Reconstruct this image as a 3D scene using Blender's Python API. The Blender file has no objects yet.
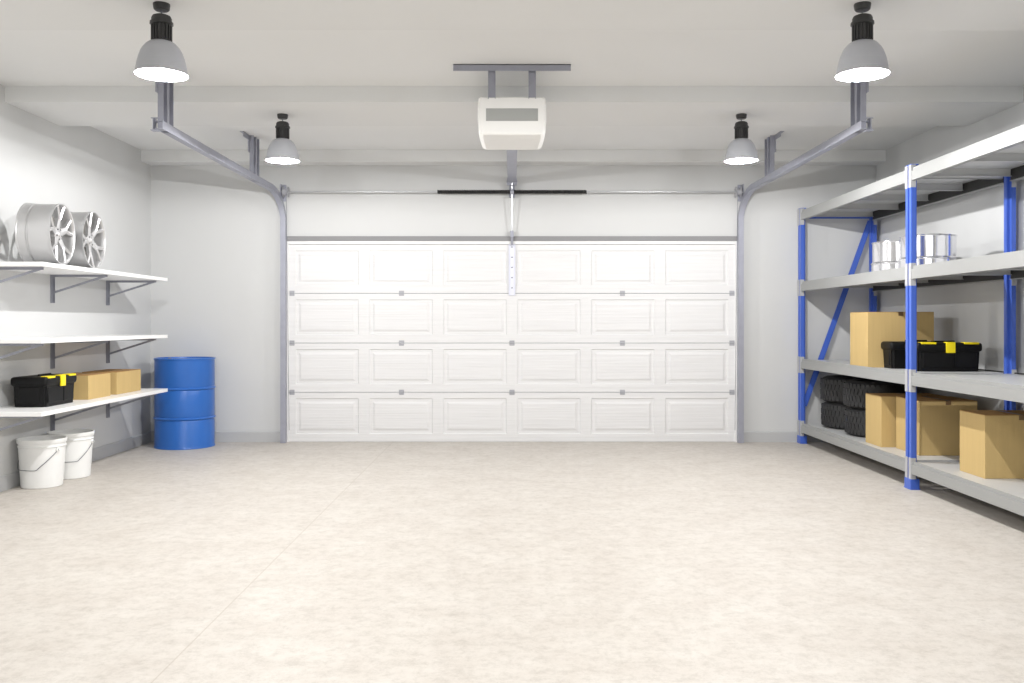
import bpy, bmesh, math, random
from mathutils import Vector, Matrix

PI = math.pi
random.seed(7)
S = bpy.context.scene
C = S.collection

# ------------------------------------------------------------------ camera, world, exposure
F = 900.0                      # focal length in pixels of the 1024 px wide frame
CAM_Z = 1.282
cam_data = bpy.data.cameras.new('camera')
cam_data.sensor_fit = 'HORIZONTAL'
cam_data.sensor_width = 36.0
cam_data.lens = F / 1024.0 * 36.0
cam_data.shift_y = (323.0 - 341.5) / 1024.0
cam_data.clip_start = 0.05
cam = bpy.data.objects.new('camera', cam_data)
cam.location = (0, 0, CAM_Z)
cam.rotation_euler = (PI / 2, 0, 0)
C.objects.link(cam)
S.camera = cam
w = bpy.data.worlds.new('world')
S.world = w
w.use_nodes = True
w.node_tree.nodes['Background'].inputs[0].default_value = (0.8, 0.85, 0.9, 1)
w.node_tree.nodes['Background'].inputs[1].default_value = 0.3
S.view_settings.view_transform = 'Standard'
S.view_settings.look = 'None'
S.view_settings.gamma = 1.0
S.view_settings.exposure = 0.30
S.view_settings.use_curve_mapping = False
LAMP_POWER = 138.0              # watts of each pendant's bulb
LENS_STRENGTH = 4.0
LAMP_COLOR = (1.0, 0.99, 0.98)
FILL_WINDOW_POWER = 45.0            # added fill light, set at an invented window behind the viewer
dl = bpy.data.lights.new('window_daylight', 'AREA')
dl.shape = 'RECTANGLE'
dl.size = 4.4
dl.size_y = 1.5
dl.energy = FILL_WINDOW_POWER
dl.color = (1.0, 0.99, 0.97)
dlo = bpy.data.objects.new('window_daylight', dl)
dlo.location = (0, -2.57, 2.10)
dlo.rotation_euler = (PI / 2, 0, 0)
C.objects.link(dlo)
FILL_PANEL_POWER = 85.0            # added fill light overhead, in an unseen ceiling panel
pl_ = bpy.data.lights.new('ceiling_panel_light', 'AREA')
pl_.shape = 'SQUARE'
pl_.size = 1.1
pl_.energy = FILL_PANEL_POWER
pl_.color = (1.0, 0.99, 0.975)
plo_ = bpy.data.objects.new('ceiling_panel_light', pl_)
plo_.location = (0, 0.95, 3.035)
C.objects.link(plo_)
S.cycles.max_bounces = 14
S.cycles.diffuse_bounces = 8
S.cycles.glossy_bounces = 4
S.cycles.sample_clamp_indirect = 6.0

# ------------------------------------------------------------------ materials
def srgb(r, g, b):
    f = lambda c: (c / 255.0) / 12.92 if c / 255.0 <= 0.04045 else ((c / 255.0 + 0.055) / 1.055) ** 2.4
    return (f(r), f(g), f(b), 1.0)

def mat(name, col, rough=0.5, metal=0.0, var=0.0, vscale=(6, 6, 6), bump=0.0, bscale=(60, 60, 60), spec=0.5, coat=0.0):
    m = bpy.data.materials.new(name)
    m.use_nodes = True
    nt = m.node_tree
    p = nt.nodes['Principled BSDF']
    p.inputs['Base Color'].default_value = col
    p.inputs['Roughness'].default_value = rough
    p.inputs['Metallic'].default_value = metal
    p.inputs['Specular IOR Level'].default_value = spec
    p.inputs['Coat Weight'].default_value = coat
    tc = nt.nodes.new('ShaderNodeTexCoord')
    if var > 0:
        mp = nt.nodes.new('ShaderNodeMapping')
        mp.inputs['Scale'].default_value = vscale
        nz = nt.nodes.new('ShaderNodeTexNoise')
        nz.inputs['Scale'].default_value = 1.0
        nz.inputs['Detail'].default_value = 5.0
        cr = nt.nodes.new('ShaderNodeMapRange')
        cr.inputs['From Min'].default_value = 0.3
        cr.inputs['From Max'].default_value = 0.7
        cr.inputs['To Min'].default_value = 1.0 - var
        cr.inputs['To Max'].default_value = 1.0 + var
        mx = nt.nodes.new('ShaderNodeVectorMath')
        mx.operation = 'SCALE'
        mx.inputs[0].default_value = col[:3]
        nt.links.new(tc.outputs['Object'], mp.inputs['Vector'])
        nt.links.new(mp.outputs[0], nz.inputs['Vector'])
        nt.links.new(nz.outputs['Fac'], cr.inputs['Value'])
        nt.links.new(cr.outputs[0], mx.inputs['Scale'])
        nt.links.new(mx.outputs[0], p.inputs['Base Color'])
    if bump > 0:
        mp2 = nt.nodes.new('ShaderNodeMapping')
        mp2.inputs['Scale'].default_value = bscale
        n2 = nt.nodes.new('ShaderNodeTexNoise')
        n2.inputs['Scale'].default_value = 1.0
        n2.inputs['Detail'].default_value = 4.0
        b = nt.nodes.new('ShaderNodeBump')
        b.inputs['Strength'].default_value = bump
        b.inputs['Distance'].default_value = 0.01
        nt.links.new(tc.outputs['Object'], mp2.inputs['Vector'])
        nt.links.new(mp2.outputs[0], n2.inputs['Vector'])
        nt.links.new(n2.outputs['Fac'], b.inputs['Height'])
        nt.links.new(b.outputs[0], p.inputs['Normal'])
    return m

def emis(name, col, strength):
    m = bpy.data.materials.new(name)
    m.use_nodes = True
    p = m.node_tree.nodes['Principled BSDF']
    p.inputs['Base Color'].default_value = (0.9, 0.9, 0.9, 1)
    p.inputs['Emission Color'].default_value = (*col, 1)
    p.inputs['Emission Strength'].default_value = strength
    return m

M = {}
M['wall'] = mat('wall_paint', srgb(199, 200, 200), 0.7, var=0.012, vscale=(1.5, 1.5, 1.5), bump=0.03, bscale=(40, 40, 40), spec=0.25)
M['ceiling'] = mat('ceiling_paint', srgb(224, 225, 225), 0.8, var=0.012, vscale=(1, 1, 1), spec=0.2)
M['beam'] = mat('ceiling_beam_paint', srgb(220, 221, 221), 0.8, spec=0.2)
M['base'] = mat('baseboard_paint', srgb(180, 181, 182), 0.5)
M['door'] = mat('door_wood_grain_paint', srgb(216, 216, 217), 0.5, var=0.03, vscale=(1.1, 3, 34), bump=0.5, bscale=(1.6, 4, 46), spec=0.3)
M['casing'] = mat('door_casing_white', srgb(224, 224, 224), 0.45)
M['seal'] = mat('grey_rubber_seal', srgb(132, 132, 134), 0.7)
M['steel'] = mat('galvanised_steel', srgb(156, 158, 170), 0.42, metal=0.3, var=0.05, vscale=(12, 12, 12))
M['hinge'] = mat('hinge_zinc', srgb(165, 166, 172), 0.5, metal=0.1)
M['shaft'] = mat('bright_steel_shaft', srgb(190, 192, 195), 0.3, metal=0.7)
M['plate'] = mat('pale_zinc_plate', srgb(212, 214, 226), 0.45, metal=0.2)
M['spring'] = mat('black_oiled_spring', srgb(9, 9, 9), 0.5)
M['white_plastic'] = mat('white_plastic', srgb(232, 232, 230), 0.4)
M['opener_panel'] = mat('opener_grey_panel', srgb(158, 160, 158), 0.5)
M['lamp_black'] = mat('lamp_black', srgb(48, 48, 48), 0.45)
M['lamp_shade'] = mat('lamp_shade_grey_enamel', srgb(172, 174, 180), 0.4)
M['rack_blue'] = mat('rack_blue_powder_coat', srgb(66, 98, 190), 0.33, var=0.02)
M['rack_beam'] = mat('rack_grey_beam', srgb(150, 151, 150), 0.4, var=0.015, vscale=(2, 2, 2))
M['rack_deck'] = mat('rack_deck_steel', srgb(198, 199, 199), 0.38, metal=0.1)
M['rear_beam'] = mat('rack_black_rear_beam', srgb(38, 38, 36), 0.5)  # beam grey darkened to hold the shade inside its hollow
M['connector'] = mat('rack_connector', srgb(172, 173, 176), 0.4)
M['slot'] = mat('dark_slot', srgb(50, 50, 60), 0.6)
M['card'] = mat('cardboard', srgb(192, 166, 114), 0.8, var=0.03, vscale=(60, 60, 2), bump=0.1, bscale=(160, 160, 4), spec=0.2)
M['card_top'] = mat('cardboard_flap', srgb(166, 130, 84), 0.8, var=0.03, vscale=(4, 60, 2), spec=0.2)
M['tape'] = mat('brown_packing_tape', srgb(112, 88, 58), 0.35)
M['box_black'] = mat('toolbox_black_plastic', srgb(9, 9, 10), 0.5, bump=0.05, bscale=(300, 300, 300), spec=0.25)
M['box_yellow'] = mat('toolbox_yellow_plastic', srgb(245, 222, 10), 0.4)
M['tire'] = mat('tire_rubber', srgb(36, 36, 37), 0.62, bump=0.2, bscale=(90, 90, 90))
M['drum'] = mat('drum_blue_enamel', srgb(42, 100, 180), 0.3, var=0.05, vscale=(5, 5, 2), bump=0.05, bscale=(12, 12, 6))
M['shelf'] = mat('white_melamine', srgb(236, 236, 236), 0.35)
M['bracket'] = mat('bracket_blue_grey_steel', srgb(150, 152, 162), 0.4, metal=0.3)
M['bucket'] = mat('bucket_white_plastic', srgb(232, 233, 232), 0.4)
M['wire'] = mat('bucket_wire', srgb(120, 122, 130), 0.4, metal=0.5)
M['alloy'] = mat('wheel_silver_alloy', srgb(208, 208, 209), 0.33, metal=0.75)
M['alloy_dark'] = mat('wheel_bolt_shadow', srgb(40, 40, 42), 0.5)
M['chrome'] = mat('tin_plate_bright', srgb(232, 232, 235), 0.12, metal=0.95)
M['iron'] = mat('dull_grey_metal', srgb(120, 118, 114), 0.45, metal=0.4)

def floor_mat():
    m = bpy.data.materials.new('floor_pale_mottled_concrete')
    m.use_nodes = True
    nt = m.node_tree
    p = nt.nodes['Principled BSDF']
    tc = nt.nodes.new('ShaderNodeTexCoord')
    def noise(scale, detail, rough, stretch=(1, 1, 1)):
        mp = nt.nodes.new('ShaderNodeMapping'); mp.inputs['Scale'].default_value = stretch
        n = nt.nodes.new('ShaderNodeTexNoise')
        n.inputs['Scale'].default_value = scale
        n.inputs['Detail'].default_value = detail
        n.inputs['Roughness'].default_value = rough
        nt.links.new(tc.outputs['Object'], mp.inputs['Vector'])
        nt.links.new(mp.outputs[0], n.inputs['Vector'])
        return n
    n1 = noise(3.2, 10, 0.78)
    n2 = noise(14, 12, 0.88)
    r1 = nt.nodes.new('ShaderNodeValToRGB')
    r1.color_ramp.elements[0].position = 0.30; r1.color_ramp.elements[0].color = srgb(186, 179, 171)
    r1.color_ramp.elements[1].position = 0.62; r1.color_ramp.elements[1].color = srgb(200, 195, 188)
    r2 = nt.nodes.new('ShaderNodeValToRGB')
    r2.color_ramp.elements[0].position = 0.36; r2.color_ramp.elements[0].color = (0.76, 0.75, 0.735, 1)
    r2.color_ramp.elements[1].position = 0.53; r2.color_ramp.elements[1].color = (1, 1, 1, 1)
    mul = nt.nodes.new('ShaderNodeMixRGB'); mul.blend_type = 'MULTIPLY'; mul.inputs[0].default_value = 1.0
    nt.links.new(n1.outputs['Fac'], r1.inputs[0]); nt.links.new(n2.outputs['Fac'], r2.inputs[0])
    nt.links.new(r1.outputs[0], mul.inputs[1]); nt.links.new(r2.outputs[0], mul.inputs[2])
    # expansion joint running down the room at x = -1.285
    sx = nt.nodes.new('ShaderNodeSeparateXYZ'); nt.links.new(tc.outputs['Object'], sx.inputs[0])
    a = nt.nodes.new('ShaderNodeMath'); a.operation = 'ADD'; a.inputs[1].default_value = 1.285
    b = nt.nodes.new('ShaderNodeMath'); b.operation = 'ABSOLUTE'
    c = nt.nodes.new('ShaderNodeMath'); c.operation = 'LESS_THAN'; c.inputs[1].default_value = 0.003
    nt.links.new(sx.outputs['X'], a.inputs[0]); nt.links.new(a.outputs[0], b.inputs[0]); nt.links.new(b.outputs[0], c.inputs[0])
    mj = nt.nodes.new('ShaderNodeMixRGB'); mj.inputs[2].default_value = srgb(160, 150, 138)
    fm = nt.nodes.new('ShaderNodeMath'); fm.operation = 'MULTIPLY'; fm.inputs[1].default_value = 0.5
    nt.links.new(c.outputs[0], fm.inputs[0]); nt.links.new(fm.outputs[0], mj.inputs[0])
    nt.links.new(mul.outputs[0], mj.inputs[1])
    nt.links.new(mj.outputs[0], p.inputs['Base Color'])
    p.inputs['Roughness'].default_value = 0.55
    p.inputs['Specular IOR Level'].default_value = 0.3
    bp = nt.nodes.new('ShaderNodeBump'); bp.inputs['Strength'].default_value = 0.12; bp.inputs['Distance'].default_value = 0.01
    nt.links.new(n2.outputs['Fac'], bp.inputs['Height']); nt.links.new(bp.outputs[0], p.inputs['Normal'])
    return m
M['floor'] = floor_mat()
M['glass'] = mat('window_glass', (1, 1, 1, 1), 0.0)
M['glass'].node_tree.nodes['Principled BSDF'].inputs['Transmission Weight'].default_value = 1.0

# ------------------------------------------------------------------ mesh builder
class MB:
    def __init__(self):
        self.bm = bmesh.new()

    def _xf(self, vs, mtx):
        if mtx is not None:
            bmesh.ops.transform(self.bm, matrix=mtx, verts=vs)

    def box(self, x0, x1, y0, y1, z0, z1, bev=0.0, seg=1, mtx=None):
        co = [(x, y, z) for z in (z0, z1) for y in (y0, y1) for x in (x0, x1)]
        v = [self.bm.verts.new(c) for c in co]
        fs = [self.bm.faces.new([v[i] for i in q]) for q in
              ((0, 2, 3, 1), (4, 5, 7, 6), (0, 1, 5, 4), (1, 3, 7, 5), (3, 2, 6, 7), (2, 0, 4, 6))]
        if bev > 0:
            es = list({e for f in fs for e in f.edges})
            r = bmesh.ops.bevel(self.bm, geom=es, offset=bev, segments=seg, affect='EDGES', profile=0.5)
            v = list({a for f in r['faces'] for a in f.verts} | {a for a in v if a.is_valid})
        self._xf([a for a in v if a.is_valid], mtx)
        return self

    def prism(self, poly, a0, a1, axis='z', mtx=None):
        """closed polygon extruded from a0 to a1 along an axis. poly holds the two other coordinates in cyclic order"""
        def P(u, v_, a):
            return {'z': (u, v_, a), 'x': (a, u, v_), 'y': (v_, a, u)}[axis]
        lo = [self.bm.verts.new(P(u, v_, a0)) for u, v_ in poly]
        hi = [self.bm.verts.new(P(u, v_, a1)) for u, v_ in poly]
        n = len(poly)
        for i in range(n):
            self.bm.faces.new((lo[i], lo[(i + 1) % n], hi[(i + 1) % n], hi[i]))
        self.bm.faces.new(lo[::-1]); self.bm.faces.new(hi)
        self._xf(lo + hi, mtx)
        return self

    def lathe(self, prof, n=48, mtx=None, a0=0.0, a1=2 * PI, closed=False):
        full = abs(a1 - a0 - 2 * PI) < 1e-6
        rings = []
        allv = []
        cnt = n if full else n + 1
        for r, z in prof:
            if r < 1e-7:
                v = self.bm.verts.new((0, 0, z)); rings.append([v]); allv.append(v)
            else:
                rg = [self.bm.verts.new((r * math.cos(a0 + (a1 - a0) * i / n), r * math.sin(a0 + (a1 - a0) * i / n), z)) for i in range(cnt)]
                rings.append(rg); allv += rg
        pairs = list(zip(rings[:-1], rings[1:]))
        if closed:
            pairs.append((rings[-1], rings[0]))
        for A, B in pairs:
            for i in range(n):
                j = (i + 1) % n if full else i + 1
                if len(A) == 1 and len(B) == 1:
                    continue
                if len(A) == 1:
                    self.bm.faces.new((A[0], B[j], B[i]))
                elif len(B) == 1:
                    self.bm.faces.new((A[i], A[j], B[0]))
                else:
                    self.bm.faces.new((A[i], A[j], B[j], B[i]))
        self._xf(allv, mtx)
        return self

    def tube(self, pts, r, n=8, caps=True, mtx=None):
        pts = [Vector(p) for p in pts]
        rings = []
        prev = None
        for i, p in enumerate(pts):
            t = (pts[min(i + 1, len(pts) - 1)] - pts[max(i - 1, 0)]).normalized()
            if prev is None:
                up = Vector((0, 0, 1)) if abs(t.z) < 0.9 else Vector((1, 0, 0))
                nrm = t.cross(up).normalized()
            else:
                nrm = (prev - t * prev.dot(t)).normalized()
            prev = nrm
            bn = t.cross(nrm)
            rr = r[i] if isinstance(r, (list, tuple)) else r
            rings.append([self.bm.verts.new(p + (nrm * math.cos(2 * PI * k / n) + bn * math.sin(2 * PI * k / n)) * rr) for k in range(n)])
        for A, B in zip(rings[:-1], rings[1:]):
            for k in range(n):
                self.bm.faces.new((A[k], A[(k + 1) % n], B[(k + 1) % n], B[k]))
        if caps:
            self.bm.faces.new(rings[0][::-1]); self.bm.faces.new(rings[-1])
        self._xf([v for q in rings for v in q], mtx)
        return self

    def bar(self, p0, p1, w_, t_, up=(0, 0, 1), bev=0.0):
        """rectangular bar between two points"""
        p0 = Vector(p0); p1 = Vector(p1)
        d = p1 - p0; L = d.length
        z = d.normalized(); x = Vector(up).cross(z).normalized(); y = z.cross(x)
        m = Matrix(((x.x, y.x, z.x, p0.x), (x.y, y.y, z.y, p0.y), (x.z, y.z, z.z, p0.z), (0, 0, 0, 1)))
        return self.box(-w_ / 2, w_ / 2, -t_ / 2, t_ / 2, 0, L, bev=bev, mtx=m)

    def sweep(self, poly, frames):
        """poly of (u, v) placed in each frame (origin, U, V); closed loop polygon, capped"""
        rings = [[self.bm.verts.new(Vector(o) + Vector(U) * u + Vector(V) * v) for u, v in poly] for o, U, V in frames]
        n = len(poly)
        for A, B in zip(rings[:-1], rings[1:]):
            for k in range(n):
                self.bm.faces.new((A[k], A[(k + 1) % n], B[(k + 1) % n], B[k]))
        self.bm.faces.new(rings[0][::-1]); self.bm.faces.new(rings[-1])
        return self

    def build(self, name, m, parent=None, smooth=None, loc=None):
        bmesh.ops.recalc_face_normals(self.bm, faces=self.bm.faces)
        me = bpy.data.meshes.new(name)
        self.bm.to_mesh(me); self.bm.free()
        me.materials.append(m)
        if smooth:
            me.shade_smooth()
            me.set_sharp_from_angle(angle=math.radians(smooth))
        o = bpy.data.objects.new(name, me)
        C.objects.link(o)
        if parent is not None:
            o.parent = parent
        if loc is not None:
            o.location = loc
        return o

def tag(o, label=None, cat=None, group=None, kind=None):
    if label: o['label'] = label
    if cat: o['category'] = cat
    if group: o['group'] = group
    if kind: o['kind'] = kind
    return o

def thing(name, label, cat, loc=(0, 0, 0), rotz=0.0, group=None):
    o = bpy.data.objects.new(name, None)
    o.empty_display_size = 0.1
    C.objects.link(o)
    o.location = loc
    o.rotation_euler = (0, 0, rotz)
    return tag(o, label, cat, group)

def dup(root, loc, rotz=None, label=None, group=None):
    r = root.copy(); C.objects.link(r); r.location = loc
    if rotz is not None: r.rotation_euler = (0, 0, rotz)
    if label: r['label'] = label
    if group: r['group'] = group
    for ch in list(root.children):
        c = ch.copy(); C.objects.link(c); c.parent = r
        for g in list(ch.children):
            d = g.copy(); C.objects.link(d); d.parent = c
    return r

RX = Matrix.Rotation

# ------------------------------------------------------------------ room shell
XL, XR, YB, YF, ZC = -3.895, 3.925, 9.70, -2.6, 3.10
def struct(name, mb, m, smooth=None):
    return tag(mb.build(name, m, smooth=smooth), kind='structure')

struct('floor', MB().box(XL - .15, XR + .15, YF - .15, YB + .25, -0.12, 0), M['floor'])
struct('ceiling', MB().box(XL - .15, XR + .15, YF - .15, YB + .25, ZC, ZC + .12), M['ceiling'])
struct('wall_left', MB().box(XL - .15, XL, YF - .15, YB + .25, 0, ZC), M['wall'])
struct('wall_right', MB().box(XR, XR + .15, YF - .15, YB + .25, 0, ZC), M['wall'])
struct('wall_front', MB().box(XL, -2.25, YF - .15, YF, 0, ZC).box(2.25, XR, YF - .15, YF, 0, ZC).box(-2.25, 2.25, YF - .15, YF, 0, 1.3).box(-2.25, 2.25, YF - .15, YF, 2.9, ZC), M['wall'])
wf = MB()
for x in (-2.22, -1.1, 0, 1.1, 2.22):
    wf.box(x - .03, x + .03, YF - .12, YF - .05, 1.3, 2.9)
wf.box(-2.25, 2.25, YF - .12, YF - .05, 1.3, 1.36).box(-2.25, 2.25, YF - .12, YF - .05, 2.84, 2.9)
wfo = struct('window_1', wf, M['casing'])  # unseen window added around the fill light
MB().box(-2.25, 2.25, YF - .09, YF - .084, 1.3, 2.9).build('pane', M['glass'], wfo)
DW = 2.435                                            # half width of the door opening
DH = 2.165
struct('wall_back', MB().box(XL, -DW, YB, YB + .2, 0, ZC).box(DW, XR, YB, YB + .2, 0, ZC).box(-DW, DW, YB, YB + .2, DH, ZC), M['wall'])
def baseboard(name, x0, x1, y0, y1, along):
    mb = MB()
    if along == 'y':
        sx = 1 if x1 > x0 else -1
        mb.prism([(0, x0), (0, x1), (.105, x1), (.115, x0 + (x1 - x0) * .5), (.115, x0)], y0, y1, 'y')
    else:
        mb.prism([(y0, 0), (y1, 0), (y1, .105), ((y0 + y1) / 2, .115), (y0, .115)][::1], x0, x1, 'x')
    struct(name, mb, M['base'])
baseboard('baseboard_left', XL, XL + .016, YF, YB, 'y')
baseboard('baseboard_right', XR, XR - .016, YF, YB, 'y')
baseboard('baseboard_back', XL + .016, -2.474, YB, YB - .016, 'x')
baseboard('baseboard_back_right', 2.474, XR - .016, YB, YB - .016, 'x')
# ceiling beams: wide shallow drops across the room, the last one against the back wall
for k, (y0, y1) in enumerate(((9.45, 9.70), (6.91, 7.76), (4.37, 5.22), (1.83, 2.68), (-.71, .14))):
    struct('trim_%d' % (k + 1), MB().box(XL, XR, y0, y1, 2.98, ZC), M['beam'])
# plain grey strip over the garage door
struct('trim_6', MB().box(-DW, DW, YB - .026, YB + .02, DH - .003, DH + .05), M['seal'])

# ------------------------------------------------------------------ garage door
door = thing('door_1', 'closed white sectional garage door with raised wood-grain panels', 'garage door', (0, YB, 0))
door['kind'] = 'structure'
mb = MB()
mb.box(-DW, -DW + .033, -.022, .05, 0, DH, .003).box(DW - .033, DW, -.022, .05, 0, DH, .003).box(-DW + .033, DW - .033, -.022, .05, DH - .036, DH, .003)
mb.build('door_casing', M['casing'], door)
ZS = [0.0, .5355, 1.066, 1.602, 2.129]
PER = .797
def section(z0, z1, top_m, bot_m):
    bm = bmesh.new()
    H = z1 - z0 - .006
    xw = DW - .033
    cols = []
    for k in range(6):
        c = (k - 2.5) * PER
        cols.append((c - .341, c + .341))
    zb, zt = bot_m, H - top_m
    xs = [-xw]
    for a, b in cols: xs += [a, b]
    xs.append(xw)
    zs = [0, zb, zt, H]
    def q(x0, x1, a0, a1, y=0.0):
        bm.faces.new([bm.verts.new((x, y, z)) for x, z in ((x0, a0), (x1, a0), (x1, a1), (x0, a1))])
    for i in range(len(xs) - 1):
        for j in range(3):
            if j == 1 and i % 2 == 1:
                x0, x1, a0, a1 = xs[i], xs[i + 1], zb, zt
                rings = []
                for off, y in ((0, 0), (.010, .010), (.036, .010), (.058, .001), (.062, .0005)):
                    rings.append([bm.verts.new((x, y, z)) for x, z in
                                  ((x0 + off, a0 + off), (x1 - off, a0 + off), (x1 - off, a1 - off), (x0 + off, a1 - off))])
                for A, B in zip(rings[:-1], rings[1:]):
                    for n in range(4):
                        bm.faces.new((A[n], A[(n + 1) % 4], B[(n + 1) % 4], B[n]))
                bm.faces.new(rings[-1])
            else:
                q(xs[i], xs[i + 1], zs[j], zs[j + 1])
    bmesh.ops.remove_doubles(bm, verts=bm.verts, dist=1e-5)
    # sides and back
    g = MB(); g.bm = bm
    t = .045
    for (x0, x1, a0, a1) in ((-xw, xw, 0, 0), (-xw, xw, H, H)):
        bm.faces.new([bm.verts.new(p) for p in ((x0, 0, a0), (x1, 0, a0), (x1, t, a0), (x0, t, a0))])
    for x in (-xw, xw):
        bm.faces.new([bm.verts.new(p) for p in ((x, 0, 0), (x, t, 0), (x, t, H), (x, 0, H))])
    bm.faces.new([bm.verts.new(p) for p in ((-xw, t, 0), (xw, t, 0), (xw, t, H), (-xw, t, H))])
    return g
for k in range(4):
    g = section(ZS[k], ZS[k + 1], .062, .083)
    o = g.build('door_section', M['door'], door, loc=(0, 0, ZS[k] + .003))
for z in ZS[1:4]:
    for k, x in enumerate((-2.37, -1.19, 0.0, 1.19, 2.37)):
        if z > 1.5 and k == 2: continue
        h = MB().box(-.027, .027, -.006, 0, -.028, .028, .002).tube([(-.024, -.009, 0), (.024, -.009, 0)], .006)
        for sx in (-.016, .016):
            for sz in (-.018, .018):
                h.tube([(sx, -.010, sz), (sx, -.005, sz)], .004, 6)
        h.build('hinge', M['hinge'], door, loc=(x, 0.0005, z))
pl = MB().box(-.036, .036, -.010, 0, 1.578, 2.135, .002).box(-.036, -.028, -.022, -.008, 1.578, 2.135).box(.028, .036, -.022, -.008, 1.578, 2.135)
plo = pl.build('reinforcing_strut', M['plate'], door)
ph = MB()
for i in range(5):
    z = 1.66 + i * .11
    ph.tube([(0, -.0115, z), (0, -.0095, z)], .007, 10)
ph.build('bolt_hole', M['slot'], plo)

# ------------------------------------------------------------------ tracks (left one built, right one mirrored)
def track(s, label):
    t = thing('garage_door_track', label, 'door track', (s * 2.444, YB, 0), 0, 'garage door tracks')
    # C profile: u across (towards room side), v away from door
    poly = [(-.030, -.032), (.030, -.032), (.030, -.020), (.026, -.020), (.026, -.028), (-.026, -.028), (-.026, .024), (.026, .024), (.026, .016), (.030, .016), (.030, .028), (-.030, .028)]
    poly = [(s * u * .93, v) for u, v in poly]       # closed side towards the door centre
    fr = []
    ytrk = -.075
    R = .30
    zc = 2.70 - R
    X0, X1 = 0.0, -s * -.083                    # leans outwards by 6.5 cm on the way to the ceiling run
    for z in (0.002, 1.2, zc):
        fr.append(((0, ytrk + .0, z), (1, 0, 0), (0, -1, 0)))
    N = 14
    for i in range(1, N + 1):
        a = PI / 2 * i / N
        y = ytrk - R + R * math.cos(a); z = zc + R * math.sin(a)
        fr.append(((X1 * (i / N) ** 1.2, y, z), (1, 0, 0), (0, -math.cos(a), -math.sin(a))))
    fr.append(((X1, 6.44 - YB, 2.70), (1, 0, 0), (0, 0, -1)))
    MB().sweep(poly, fr).build('rail', M['steel'], t, smooth=40)
    # jamb brackets down the vertical run
    for z in (.25, .95, 1.65):
        MB().box(-.02, .02, -.046, 0, z, z + .05, .002).build('jamb_bracket', M['hinge'], t)
    # hangers from the ceiling
    for (yh, zt, dx) in ((6.46, ZC, -.028), (8.72, ZC, -.022)):
        hx = s * 1.0
        y0 = yh - YB
        x_in = X1 + s * -.0
        g = MB()
        # web on the outer side, three flanges pointing inwards
        xo = X1 + s * .012; xi = X1 - s * .026
        lo, hi = min(xo, xo + s * .004), max(xo, xo + s * .004)
        g.box(lo, hi, y0, y0 + .19, 2.672, zt)
        a, b = min(xo, xi), max(xo, xi)
        for ya, yb_ in ((0, .004), (.070, .110), (.186, .190)):
            g.box(a, b, y0 + ya, y0 + yb_, 2.672, zt)
        g.build('hanger', M['steel'], t)
        h = MB()
        xa = xo + s * .004
        p, q = min(xa, xa + s * .004), max(xa, xa + s * .004)
        h.box(p, q, y0 - .20, y0 + .1, ZC - .05, ZC)
        p, q = min(xa, xa + s * .035), max(xa, xa + s * .035)
        h.box(p, q, y0 - .20, y0 + .1, ZC - .005, ZC)
        p, q = min(xa, xa + s * .014), max(xa, xa + s * .014)
        h.box(p, q, y0 - .01, y0 + .05, ZC - .16, ZC - .05)
        h.build('ceiling_angle', M['steel'], t)
        bm_ = MB()
        p, q = min(xo, xo + s * .05), max(xo, xo + s * .05)
        bm_.box(p, q, y0 - .012, y0 - .004, 2.748, 2.756).box(min(xo + s * .028, xo + s * .034), max(xo + s * .028, xo + s * .034), y0 - .02, y0 + .04, 2.668, 2.752).box(p, q, y0 - .015, y0 + .04, 2.662, 2.668)
        if yh < 7: bm_.build('end_clip', M['steel'], t)
    return t
track(-1, 'galvanised door track curving up at the left side of the garage door')
track(1, 'galvanised door track curving up at the right side of the garage door')

# ------------------------------------------------------------------ torsion spring assembly
sp = thing('torsion_spring', 'long torsion bar with black coil spring above the garage door', 'torsion spring', (0, 9.60, 2.68))
MB().tube([(-2.46, 0, 0), (2.46, 0, 0)], .012, 12).build('shaft', M['shaft'], sp, smooth=40)
co = []
turns, steps = 62, 10
for i in range(turns * steps + 1):
    a = 2 * PI * i / steps
    x = -.795 + 1.59 * i / (turns * steps)
    co.append((x, .018 * math.cos(a), .018 * math.sin(a)))
MB().tube(co, .0075, 5).tube([(-.795, 0, 0), (.795, 0, 0)], .0165, 12).build('spring', M['spring'], sp, smooth=60)
for s in (-1, 1):
    mtx = Matrix.Translation((s * 2.412, 0, 0)) @ RX(PI / 2, 4, 'Y')
    MB().lathe([(.0, -.028), (.055, -.028), (.055, -.022), (.038, -.020), (.034, 0), (.038, .018), (.055, .022), (.055, .028), (0, .028)], 24, mtx).build('cable_drum', M['hinge'], sp, smooth=40)
    MB().box(s * 2.46 - .004, s * 2.46 + .004, -.045, .10, -.075, .08, .002).box(s * 2.46 - .03, s * 2.46 + .03, .092, .10, -.09, .09).build('bearing_plate', M['steel'], sp)
MB().box(-.03, .03, .03, .10, -.05, .07, .002).lathe([(.022, -.02), (.032, -.02), (.032, .02), (.022, .02)], 20, RX(PI / 2, 4, 'Y'), closed=True).build('centre_bearing', M['steel'], sp)
for s in (-1, 1):
    MB().tube([(s * 2.395, -.05, -.01), (s * 2.395, .07, -2.55)], .0022, 5).build('lift_cable', M['wire'], sp)

# ------------------------------------------------------------------ opener
op = thing('garage_door_opener', 'white ceiling-hung garage door opener with grey front panel and rail', 'garage door opener', (0, 6.34, 0))
MB().box(-.413, .413, -.02, .02, ZC - .005, ZC, .0).box(-.413, .413, -.02, -.016, ZC - .047, ZC).build('ceiling_bar', M['steel'], op)
for s in (-1, 1):
    g = MB()
    xc = s * .142
    g.box(xc - .026, xc + .026, .0, .004, 2.86, ZC - .002).box(xc - .026, xc - .022, -.014, .004, 2.86, ZC - .004).box(xc + .022, xc + .026, -.014, .004, 2.86, ZC - .004)
    g.build('hanging_strap', M['steel'], op)
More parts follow.
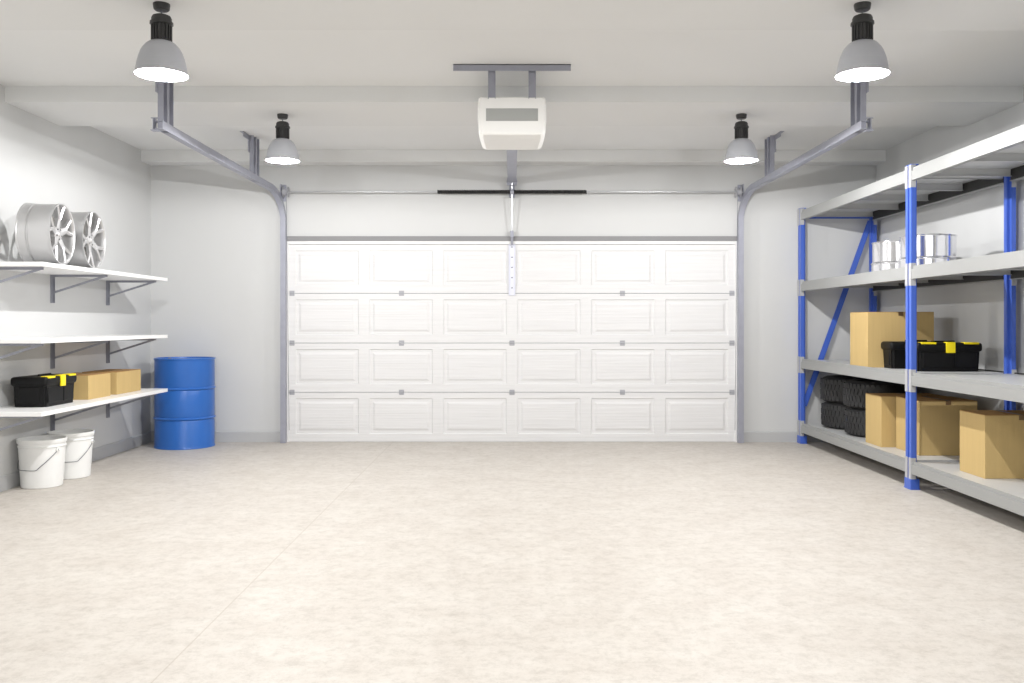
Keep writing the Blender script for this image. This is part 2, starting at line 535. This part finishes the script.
# housing: lofted sections along y, chamfered towards the bottom
def ring(y, wt, wb, zt, zb, c):
    return [(-wt, zt - .012), (-wt + .012, zt), (wt - .012, zt), (wt, zt - .012), (wt, zb + c * 1.3), (wt - c * .35, zb + c * .35), (wt - c, zb), (-wt + c, zb), (-wt + c * .35, zb + c * .35), (-wt, zb + c * 1.3)]
g = MB()
rings = []
for (y, wt, zt, zb, c) in ((-.004, .222, 2.868, 2.622, .030), (.006, .236, 2.874, 2.610, .034), (.10, .240, 2.876, 2.600, .036), (.50, .238, 2.868, 2.598, .045), (.53, .226, 2.858, 2.606, .045)):
    rings.append([g.bm.verts.new((x, y, z)) for x, z in ring(y, wt, wt, zt, zb, c)])
for A, B in zip(rings[:-1], rings[1:]):
    n = len(A)
    for k in range(n):
        g.bm.faces.new((A[k], A[(k + 1) % n], B[(k + 1) % n], B[k]))
g.bm.faces.new(rings[0]); g.bm.faces.new(rings[-1][::-1])
g.build('housing', M['white_plastic'], op)
MB().box(-.183, .183, -.0075, -.003, 2.704, 2.792, .001).build('front_panel', M['opener_panel'], op)
for s in (-1, 1):
    p, q = sorted((s * .236, s * .2425))
    MB().box(p, q, .04, .4, 2.70, 2.84, .002).build('side_panel', M['white_plastic'], op)
MB().box(-.046, .046, .52, 3.27, 2.800, 2.805).box(-.046, -.041, .52, 3.27, 2.785, 2.84).box(.041, .046, .52, 3.27, 2.785, 2.84).box(-.046, .046, .52, 3.27, 2.781, 2.786).build('rail', M['steel'], op)
MB().box(-.052, .052, 3.25, 3.27, 2.75, 2.83, .002).box(-.06, .06, 3.26, 3.36, 2.795, 2.80).box(-.03, .03, 3.345, 3.36, 2.73, 2.87).build('header_bracket', M['steel'], op)
arm = MB().tube([(0, 3.24, 2.79), (0, 3.245, 2.70), (0, 3.30, 2.25)], .007, 8).build('door_arm', M['shaft'], op, smooth=40)
MB().box(-.018, .018, 3.285, 3.315, 2.20, 2.27, .003).bar((0, 3.30, 2.22), (0, 3.335, 2.12), .026, .012).build('arm_clevis', M['steel'], arm)

# ------------------------------------------------------------------ pendant lamps
M['lens'] = emis('lamp_lens_glow', LAMP_COLOR, LENS_STRENGTH)
def make_lamp(loc, label):
    t = thing('pendant_lamp', label, 'lamp', loc, 0, 'industrial pendant lamps')
    z = lambda h: h + .008 - 2.98
    MB().lathe([(0, 0), (.043, 0), (.044, -.006), (.040, -.030), (.033, -.036), (0, -.036)], 32).build('canopy', M['lamp_black'], t, smooth=35)
    MB().tube([(0, 0, -.036), (0, 0, -.068)], .004, 8).lathe([(.004, -.067), (.012, -.065), (.016, -.060), (0, -.055)], 12).build('stem', M['wire'], t)
    g = MB().lathe([(0, z(2.914)), (.030, z(2.913)), (.046, z(2.906)), (.052, z(2.894)), (.052, z(2.876)), (.059, z(2.874)), (.060, z(2.862)), (.053, z(2.858)), (.046, z(2.856)), (.046, z(2.774)), (0, z(2.774))], 40)
    for k in range(18):
        a = 2 * PI * k / 18
        g.box(.044, .0535, -.0035, .0035, z(2.778), z(2.860), mtx=RX(a, 4, 'Z'))
    g.build('housing', M['lamp_black'], t, smooth=35)
    prof = []
    K = [(0, .345), (.03, .45), (.07, .535), (.12, .605), (.22, .71), (.33, .785), (.5, .865), (.66, .918), (.85, .967), (1.0, .995)]
    for i in range(25):
        f = (i / 24) ** 1.3
        for (f0, r0), (f1, r1) in zip(K[:-1], K[1:]):
            if f <= f1 + 1e-9:
                q = (f - f0) / (f1 - f0); break
        prof.append((.1345 * (r0 + (r1 - r0) * q), z(2.772) - f * (2.772 - 2.598)))
    prof.append((.1345, z(2.594)))
    inner = [(max(r - .003, .001), zz - (.002 if zz > z(2.61) else 0)) for r, zz in prof[::-1]]
    MB().lathe([(0.0, z(2.774))] + prof + inner[1:] + [(0, z(2.769))], 56).build('shade', M['lamp_shade'], t, smooth=50)
    MB().lathe([(0, z(2.6035)), (.06, z(2.6035)), (.1305, z(2.6045)), (.1305, z(2.608)), (0, z(2.608))], 48).build('lens', M['lens'], t, smooth=30)
    ld = bpy.data.lights.new('bulb', 'POINT')
    ld.energy = LAMP_POWER
    ld.color = LAMP_COLOR
    ld.shadow_soft_size = .022
    lo = bpy.data.objects.new('bulb', ld)
    C.objects.link(lo); lo.parent = t
    lo.location = (0, 0, z(2.592))
    return t
lamp_spots = [((-1.865, 4.79, 2.98), 'pendant lamp with grey dome shade at the upper left, nearer row'),
              ((1.865, 4.79, 2.98), 'pendant lamp with grey dome shade at the upper right, nearer row'),
              ((-1.868, 7.33, 2.98), 'small-looking far pendant lamp left of the door opener'),
              ((1.868, 7.33, 2.98), 'small-looking far pendant lamp right of the door opener')]
lamp0 = None
for loc, lab in lamp_spots:
    if lamp0 is None: lamp0 = lm = make_lamp(loc, lab)
    else: lm = dup(lamp0, loc, 0, lab)

# unseen square fixture added to carry the fill light above the viewer's head
cl_ = thing('ceiling_light', 'square flush ceiling light panel above the viewer, out of the picture', 'ceiling light', (0, .95, ZC))
MB().box(-.62, .62, -.62, -.575, -.055, 0, .004).box(-.62, .62, .575, .62, -.055, 0, .004).box(-.62, -.575, -.575, .575, -.055, 0, .004).box(.575, .62, -.575, .575, -.055, 0, .004).build('frame', M['casing'], cl_)
MB().box(-.575, .575, -.575, .575, -.053, -.02).build('diffuser', M['lens'], cl_)

# ------------------------------------------------------------------ wall shelves on the left
def shelf_loc(z): return (XL, 7.63, z)
def make_shelf(label, z):
    t = thing('wall_shelf', label, 'shelf', shelf_loc(z), 0, 'white wall shelves')
    MB().box(0.0, .525, -1.18, 1.18, -.032, 0, .002).build('board', M['shelf'], t)
    for y in (-1.06, -.02, 1.02):
        g = MB()
        g.box(0, .004, y - .018, y + .018, -.27, -.032)
        g.box(0, .022, y - .018, y - .015, -.27, -.032).box(0, .022, y + .015, y + .018, -.27, -.032)
        g.box(0, .475, y - .014, y + .014, -.036, -.032).box(0, .475, y - .002, y + .002, -.052, -.034)
        b = g.build('bracket', M['bracket'], t)
        MB().bar((.012, y, -.185), (.46, y, -.043), .018, .010, up=(0, 1, 0)).build('brace', M['bracket'], b)
        sc = MB()
        for zz in (-.255, -.235, -.215):
            sc.tube([(.0035, y, zz), (.0065, y, zz)], .005, 8)
        sc.build('screw', M['slot'], b)
    return t
SH = (.642, 1.167, 1.722)
sh0 = make_shelf('lowest white wall shelf, holding a toolbox and two cartons', SH[0])
dup(sh0, shelf_loc(SH[1]), 0, 'empty middle white wall shelf on the left wall')
dup(sh0, shelf_loc(SH[2]), 0, 'top white wall shelf, holding two alloy wheels')

# ------------------------------------------------------------------ alloy wheels
def make_wheel(label):
    # local frame: axis along +x (face at x = 0, barrel behind at -x), standing on z = 0
    R = .232
    t = thing('alloy_wheel', label, 'wheel rim', (0, 0, 0), 0, 'alloy wheels on the top shelf')
    toX = Matrix.Translation((0, 0, R)) @ RX(PI / 2, 4, 'Y')      # lathe z -> x
    prof = [(R, .000), (R, -.008), (R - .004, -.014), (R - .007, -.022), (R - .008, -.160), (R - .015, -.166), (R - .015, -.174), (R - .004, -.180), (R - .004, -.234), (R, -.239), (R, -.246),
            (R - .010, -.246), (R - .016, -.234), (R - .018, -.15), (R - .018, -.05), (R - .018, -.02), (R - .012, -.004), (R - .006, .000)]
    MB().lathe(prof, 72, toX, closed=True).build('barrel', M['alloy'], t, smooth=35)
    sp = MB()
    def wedge(p0, p1, w0, w1, d0, d1, th):
        """spoke strip in the wheel plane from p0 to p1 (y, z) at depths d0, d1"""
        a = Vector(p0); b = Vector(p1); u = (b - a).normalized(); n = Vector((-u.y, u.x))
        q = []
        for pt, ww, dd in ((a, w0, d0), (b, w1, d1)):
            for sgn in (-1, 1):
                c_ = pt + n * sgn * ww / 2
                q.append(((dd - .008, c_.x, c_.y), (dd - th, c_.x, c_.y)))
            q.append(((dd, pt.x, pt.y), None))
        L0, L0b = q[0]; R0, R0b = q[1]; T0 = q[2][0]; L1, L1b = q[3]; R1, R1b = q[4]; T1 = q[5][0]
        V = lambda p: sp.bm.verts.new(p)
        l0, l0b, r0, r0b, t0, l1, l1b, r1, r1b, t1 = map(V, (L0, L0b, R0, R0b, T0, L1, L1b, R1, R1b, T1))
        for f in ((l0, t0, t1, l1), (t0, r0, r1, t1), (l0b, l0, l1, l1b), (r0, r0b, r1b, r1), (r0b, l0b, l1b, r1b), (l0b, r0b, r0, t0, l0), (l1, t1, r1, r1b, l1b)):
            sp.bm.faces.new(f)
    for k in range(5):
        a = PI / 2 + 2 * PI * k / 5
        P = lambda r, da: (r * math.cos(a + da), r * math.sin(a + da))
        wedge(P(.035, 0), P(.120, 0), .056, .046, -.030, -.016, .03)
        wedge(P(.112, .03), P(R - .011, .27), .030, .024, -.016, -.006, .028)
        wedge(P(.112, -.03), P(R - .011, -.27), .030, .024, -.016, -.006, .028)
    mv = Matrix.Translation((0, 0, R))
    bmesh.ops.transform(sp.bm, matrix=mv, verts=sp.bm.verts)
    sp.build('spokes', M['alloy'], t)
    MB().lathe([(0, -.018), (.022, -.019), (.026, -.026), (.050, -.030), (.058, -.040), (.058, -.075), (0, -.075)], 32, toX).build('hub', M['alloy'], t, smooth=35)
    for k in range(5):
        a = PI / 2 + 2 * PI * (k + .5) / 5
        y, z = .040 * math.cos(a), .040 * math.sin(a) + R
        MB().tube([(-.034, y, z), (-.026, y, z)], .007, 8).build('bolt_hole', M['alloy_dark'], t)
    MB().lathe([(0, -.10), (.15, -.10), (.15, -.115), (0, -.115)], 40, toX).build('inner_hub_plate', M['iron'], t, smooth=35)
    return t
wh = make_wheel('silver alloy wheel on the top shelf, nearer to the viewer of the two')
wh.location = (-3.392, 6.80, SH[2]); wh.rotation_euler = (0, 0, math.radians(4.5))
w2 = dup(wh, (-3.378, 7.29, SH[2]), math.radians(3), 'silver alloy wheel on the top shelf, behind the other, farther along')
# roll the second wheel so its spokes sit differently
for ch in w2.children:
    if ch.name.startswith(('spokes', 'bolt_hole')):
        a = math.radians(24)
        ch.matrix_local = Matrix.Translation((0, 0, .232)) @ RX(a, 4, 'X') @ Matrix.Translation((0, 0, -.232)) @ ch.matrix_local

# ------------------------------------------------------------------ toolboxes (front face towards -y, origin at base centre)
def make_toolbox(label, L, W, H, loc, rotz, covers=True):
    t = thing('toolbox', label, 'toolbox', loc, rotz, 'black and yellow toolboxes')
    hl, hw = L / 2, W / 2
    zl = H * .70
    ta = .007
    g = MB()
    lo = [g.bm.verts.new(p) for p in ((-hl + ta, -hw + ta, 0), (hl - ta, -hw + ta, 0), (hl - ta, hw - ta, 0), (-hl + ta, hw - ta, 0))]
    hi = [g.bm.verts.new(p) for p in ((-hl, -hw, zl), (hl, -hw, zl), (hl, hw, zl), (-hl, hw, zl))]
    for i in range(4):
        g.bm.faces.new((lo[i], lo[(i + 1) % 4], hi[(i + 1) % 4], hi[i]))
    g.bm.faces.new(lo[::-1]); g.bm.faces.new(hi)
    bmesh.ops.bevel(g.bm, geom=[e for e in g.bm.edges if abs(e.verts[0].co.z - e.verts[1].co.z) > .05], offset=.02, segments=3, affect='EDGES')
    # raised pads on front and ends
    for x0, x1 in ((-hl + .035, .030), (.042, hl - .035)):
        g.box(x0, x1, -hw - .004, -hw + .02, .03, zl - .012, .004)
    for sx in (-1, 1):
        a, b = sorted((sx * (hl + .004), sx * (hl - .02)))
        g.box(a, b, -hw + .05, hw - .05, .03, zl - .012, .004)
    g.build('body', M['box_black'], t, smooth=35)
    # lid: rounded overhanging rim
    e = .013
    lid = MB().box(-hl - e, hl + e, -hw - e, hw + e, zl - .006, H - .004, min(.024, H * .1), 4)
    lo_ = lid.build('lid', M['box_black'], t, smooth=35)
    for x0, x1 in ((-hl + .018, -.112), (.112, hl - .018)) if covers else ():
        y_ = MB().box(x0, x1, -hw - e - .002, -hw + .05, H - .016, H - .0005, .003)
        y_.build('organiser_cover', M['box_yellow'], lo_, smooth=35)
    MB().box(-.037, .037, -hw - e - .009, -hw - e + .004, H - .086, H + .001, .004, 2).box(-.037, .037, -hw - e, -hw + .03, H - .008, H + .001, .003).build('latch', M['box_yellow'], t, smooth=35)
    MB().box(-.095, -.080, -.012, .012, H - .010, H - .002).box(.080, .095, -.012, .012, H - .010, H - .002).bar((-.095, 0, H - .001), (.095, 0, H - .001), .022, .006, up=(0, 1, 0)).build('handle', M['box_black'], t)
    return t
# left one lies with its front to the aisle
make_toolbox('black toolbox with yellow latch on the lowest wall shelf', .465, .255, .234, (-3.662, 7.053, SH[0]), PI / 2)
Z_D = (.212, .892, 1.712, 2.468)
make_toolbox('black toolbox with yellow latch at the front of the rack shelf, beside the post', .50, .225, .236, (3.510, 7.330, Z_D[1]), 0)
make_toolbox('plain black toolbox between the large carton and the other toolbox on the rack', .50, .205, .234, (3.488, 7.772, Z_D[1]), PI, False)

# ------------------------------------------------------------------ cardboard cartons
def carton(label, x0, x1, y0, y1, z0, h, rot=0.0, tape_face='y', group='cardboard cartons'):
    cx, cy = (x0 + x1) / 2, (y0 + y1) / 2
    t = thing('cardboard_box', label, 'box', (cx, cy, z0), rot, group)
    a, b = (x1 - x0) / 2, (y1 - y0) / 2
    MB().box(-a, a, -b, b, 0, h - .004, .003, 2).build('carton', M['card'], t)
    # four top flaps meeting along the middle
    if tape_face == 'y':
        for s in (-1, 1):
            p, q = sorted((s * .001, s * (a - .001)))
            MB().box(p, q, -b, b, h - .004, h, .001).build('flap', M['card_top'], t)
        MB().box(-.022, .022, -b - .0012, b + .0012, h, h + .001).box(-.022, .022, -b - .0012, -b, h - .035, h + .001).box(-.022, .022, b, b + .0012, h - .035, h + .001).build('tape', M['tape'], t)
    else:
        for s in (-1, 1):
            p, q = sorted((s * .001, s * (b - .001)))
            MB().box(-a, a, p, q, h - .004, h, .001).build('flap', M['card_top'], t)
        MB().box(-a, a, -.014, .014, h, h + .001).build('tape', M['tape'], t)
    return t
carton('low brown carton on the lowest wall shelf, right beside the toolbox', -3.845, -3.530, 7.50, 7.915, SH[0], .204, tape_face='x')
carton('low brown carton on the lowest wall shelf, farthest from the viewer', -3.845, -3.530, 8.04, 8.56, SH[0], .202, tape_face='x')
carton('large brown carton on the rack level with the long toolbox', 3.118, 3.700, 7.89, 8.30, Z_D[1], .488)
carton('brown carton on the bottom rack level, next to the tires', 3.178, 3.745, 7.745, 8.09, Z_D[0], .440)
carton('brown carton on the bottom rack level, middle one behind the blue post', 3.285, 3.755, 7.26, 7.70, Z_D[0], .443)
carton('brown carton on the bottom rack level, nearest the right picture edge', 3.247, 3.760, 6.18, 6.53, Z_D[0], .438)

# ------------------------------------------------------------------ tires
def make_tire(label):
    R, W = .315, .262
    t = thing('car_tire', label, 'tire', (0, 0, 0), 0, 'stacked tires on the rack')
    prof = [(.205, .02), (.215, .008), (.255, .0), (.285, .012), (.303, .034), (.310, .045), (.310, W - .045), (.303, W - .034), (.285, W - .012), (.255, W), (.215, W - .008), (.205, W - .02), (.198, W - .05), (.198, .05)]
    MB().lathe(prof, 64, closed=True).build('casing', M['tire'], t, smooth=30)
    g = MB()
    n = 44
    for row, (z0, z1, sk, off) in enumerate(((.026, .066, .4, 0), (.074, .124, -.5, .5), (.138, .188, .5, 0), (.196, .236, -.4, .5))):
        for k in range(n):
            a = 2 * PI * (k + off) / n
            r0, r1 = .305, .3165
            wd = .0165
            if row in (0, 3): r0, r1 = .296, .3135
            vs = []
            for r in (r0, r1):
                for (ss, zz) in ((-1, z0), (1, z0), (1, z1), (-1, z1)):
                    aa = a + ss * wd / R + (sk if zz == z1 else -sk) * .03
                    vs.append(g.bm.verts.new((r * math.cos(aa), r * math.sin(aa), zz)))
            b, tt = vs[:4], vs[4:]
            g.bm.faces.new(tt)
            for i in range(4):
                g.bm.faces.new((b[i], b[(i + 1) % 4], tt[(i + 1) % 4], tt[i]))
    g.build('tread', M['tire'], t)
    return t
T = make_tire('bottom tire of the stack farther back on the rack')
T.location = (3.498, 9.215, Z_D[0])
dup(T, (3.488, 9.215, Z_D[0] + .262), .6, 'top tire of the stack farther back on the rack')
dup(T, (3.500, 8.570, Z_D[0]), .3, 'bottom tire of the nearer stack, beside a carton')
dup(T, (3.490, 8.570, Z_D[0] + .262), 1.1, 'top tire of the nearer stack, beside a carton')

# ------------------------------------------------------------------ steel tins
def make_tin(label, h):
    r = .210
    t = thing('steel_tin', label, 'tin', (0, 0, 0), 0, 'bright steel tins on the rack')
    MB().lathe([(0, 0), (r, 0), (r + .003, .003), (r, .007), (r - .002, .010), (r - .002, h - .012), (r - .002, h - .010), (0, h - .010)], 72).build('can', M['chrome'], t, smooth=30)
    MB().lathe([(0, h - .008), (r - .02, h - .008), (r - .016, h), (r + .003, h), (r + .004, h - .006), (r - .001, h - .012), (0, h - .012)], 72).build('lid', M['chrome'], t, smooth=30)
    return t
TZ = Z_D[2]
a = make_tin('shallow bright tin under the taller one, behind the blue post', .091); a.location = (3.365, 7.30, TZ)
b = make_tin('tall bright tin topmost of the stack behind the blue post', .183); b.location = (3.375, 7.30, TZ + .091)
dup(a, (3.362, 7.86, TZ), 0, 'shallow bright tin under the taller one, at the back post')
dup(b, (3.370, 7.86, TZ + .091), 0, 'tall bright tin topmost of the stack at the back post')

# ------------------------------------------------------------------ blue rack
rack = thing('storage_rack', 'long blue and grey steel storage rack along the right wall', 'storage rack', (3.07, 6.97, 0))
X0, X1r = 0.0, .830         # front aisle face and outer face of the back posts, local
TOPS = (.222, .902, 1.722, 2.478)
YFR = (9.61 - 6.97, 0.0, 4.33 - 6.97)
def post(x, y, inner):
    """omega section upright: aisle face grooved; x is its aisle face, 55 mm deep, 100 mm along the aisle"""
    g = MB()
    h = .05
    poly = [(0, -h), (.034, -h), (.034, -h + .030), (.055, -h + .030), (.055, h - .030), (.034, h - .030), (.034, h), (0, h), (0, .014), (.014, .011), (.014, -.011), (0, -.014)]
    if inner: poly = [(.055 - u, v) for u, v in poly]
    poly = [(x + u, y + v) for u, v in poly]
    g.prism(poly, .012, 2.50, 'z')
    o = g.build('upright_post', M['rack_blue'], rack)
    f = MB().box(x - .010, x + .065, y - .060, y + .060, 0, .008, .001).box(x - .008, x + .063, y - .056, y + .056, .006, .082, .003)
    f.build('foot', M['rack_blue'], o)
    MB().box(x - .002, x + .057, y - .052, y + .052, 2.498, 2.506, .002).build('post_cap', M['rack_blue'], o)
    return o
for y in YFR:
    post(0.0, y, False)
    post(.750, y, True)
# frame bracing: horizontals on every frame, one long diagonal on the end frame by the door
def br(p, q, w_=.035):
    MB().bar(p, q, w_, .012, up=(0, 1, 0)).build('frame_brace', M['rack_blue'], rack)
yb = YFR[0]
br((.05, yb, .40), (.755, yb, 2.37), .056)
br((.05, yb, 2.405), (.76, yb, 2.405), .018)
for y in YFR[1:]:
    br((.05, y, .115), (.76, y, .115), .03)
# beams
def beam(x, y0, y1, zt, outer):
    s = 1 if outer else -1
    o = 0 if outer else .045
    P = lambda u, z: (z, x + (u if outer else .045 - u))
    # profile (z, x): front face, step under a set-back upper lip
    poly = [P(.0, zt - .100), P(.0, zt - .026), P(.006, zt - .026), P(.012, zt - .026), P(.012, zt), P(.016, zt), P(.016, zt - .012), P(.045, zt - .012), P(.045, zt - .100)]
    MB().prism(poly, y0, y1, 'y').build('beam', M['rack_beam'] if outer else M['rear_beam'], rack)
    if not outer:
        MB().box(x - .008, x + .046, y0, y1, zt - .106, zt - .100).build('beam_flange', M['rack_beam'], rack)
bays = ((YFR[1] + .05, YFR[0] - .05), (YFR[2] + .05, YFR[1] - .05))
for zt in TOPS:
    for y0, y1 in bays:
        beam(-.001, y0, y1, zt, True)
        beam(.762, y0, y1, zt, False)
        n = 4
        L = (y1 - y0) / n
        for k in range(n):
            a0, a1 = y0 + k * L + .002, y0 + (k + 1) * L - .002
            g = MB()
            zd = zt - .010
            g.box(.020, .788, a0, a1, zd - .003, zd)
            for (p, q) in ((a0, a0 + .003), (a1 - .003, a1)):
                g.box(.045, .761, p, q, zd - .060, zd - .002)
            g.box(.045, .761, a0, a0 + .022, zd - .060, zd - .057).box(.045, .761, a1 - .022, a1, zd - .060, zd - .057)
            g.build('deck_panel', M['rack_deck'], rack)
    # connectors on each post
    for y in YFR:
        for (xa, s) in ((0.0, -1), (.805, 1)):
            c = MB()
            p, q = sorted((xa, xa + s * .004))
            for (a0, a1) in ((y - .052, y - .010), (y + .010, y + .052)):
                c.box(p, q, a0, a1, zt - .152, zt + .022, .001)
            p, q = sorted((xa + s * .004, xa - s * .034))
            c.box(p, q, y - .054, y - .0505, zt - .152, zt + .022)
            c.box(p, q, y + .0505, y + .054, zt - .152, zt + .022)
            oo = c.build('beam_connector', M['connector'], rack)

# ------------------------------------------------------------------ blue oil drum
dr = thing('oil_drum', 'blue steel oil drum standing in the left corner by the garage door', 'drum', (-3.408, 9.375, 0))
R = .296
prof = [(0, .012), (R - .008, .012), (R - .006, 0), (R + .004, 0), (R + .006, .008), (R + .002, .016), (R, .024)]
for zc in (.305, .610):
    prof += [(R, zc - .028), (R - .004, zc - .016), (R + .008, zc - .006), (R + .012, zc), (R + .008, zc + .006), (R - .004, zc + .016), (R, zc + .028)]
prof += [(R, .894), (R + .002, .902), (R + .008, .908), (R + .008, .920), (R - .004, .922), (R - .008, .905), (0, .905)]
MB().lathe(prof, 80).build('barrel', M['drum'], dr, smooth=40)
for (x, y, r) in ((.17, -.08, .035), (-.18, .06, .018)):
    MB().lathe([(0, .905), (r, .905), (r, .914), (r * .7, .918), (0, .918)], 20).build('bung', M['wire'], dr, smooth=35, loc=(x, y, 0))

# ------------------------------------------------------------------ buckets
def make_bucket(label, az):
    t = thing('plastic_bucket', label, 'bucket', (0, 0, 0), az, 'white buckets under the shelf')
    rb, rt, h = .149, .171, .378
    rr = lambda z: rb + (rt - rb) * z / h
    prof = [(0, 0), (rb - .006, 0), (rb, .006)]
    for z in (.10, .20, .30): prof.append((rr(z), z))
    prof += [(rr(.315), .315), (rr(.315) + .007, .317), (rr(.32) + .007, .322), (rr(.325) + .001, .325), (rr(.345), .345), (rr(.35) + .007, .347), (rr(.36) + .009, .362), (rr(h) + .009, h - .002), (rr(h) + .004, h),
             (rr(h) - .002, h - .003), (rb - .004, .008), (0, .008)]
    MB().lathe(prof, 64).build('pail', M['bucket'], t, smooth=35)
    for s in (0, PI):
        e = RX(s, 4, 'Z')
        MB().lathe([(0, 0), (.021, 0), (.020, .009), (.007, .011), (.006, .018), (0, .018)], 16, e @ Matrix.Translation((rr(.295) - .001, 0, .295)) @ RX(PI / 2, 4, 'Y')).build('ear', M['bucket'], t, smooth=35)
    pts = []
    N = 36
    for i in range(N + 1):
        f = i / N
        a = -PI * f
        tt = 1 - abs(2 * f - 1)                 # 0 at ears, 1 in the middle
        z = .295 - .150 * min(1, tt / .62)
        r = rr(z) + .006 + .004 * math.sin(PI * f)
        pts.append((r * math.cos(a), r * math.sin(a), z))
    MB().tube(pts, .0026, 6).tube([(rr(.295) + .004, 0, .295), (rr(.295) + .013, 0, .295)], .0075, 10).tube([(-rr(.295) - .004, 0, .295), (-rr(.295) - .013, 0, .295)], .0075, 10).build('bail_handle', M['wire'], t, smooth=60)
    return t
bk = make_bucket('white plastic bucket under the shelf, nearer to the viewer', math.radians(-21))
bk.location = (-3.700, 7.085, 0)
dup(bk, (-3.680, 7.510, 0), math.radians(8), 'white plastic bucket under the shelf, behind the nearer bucket')
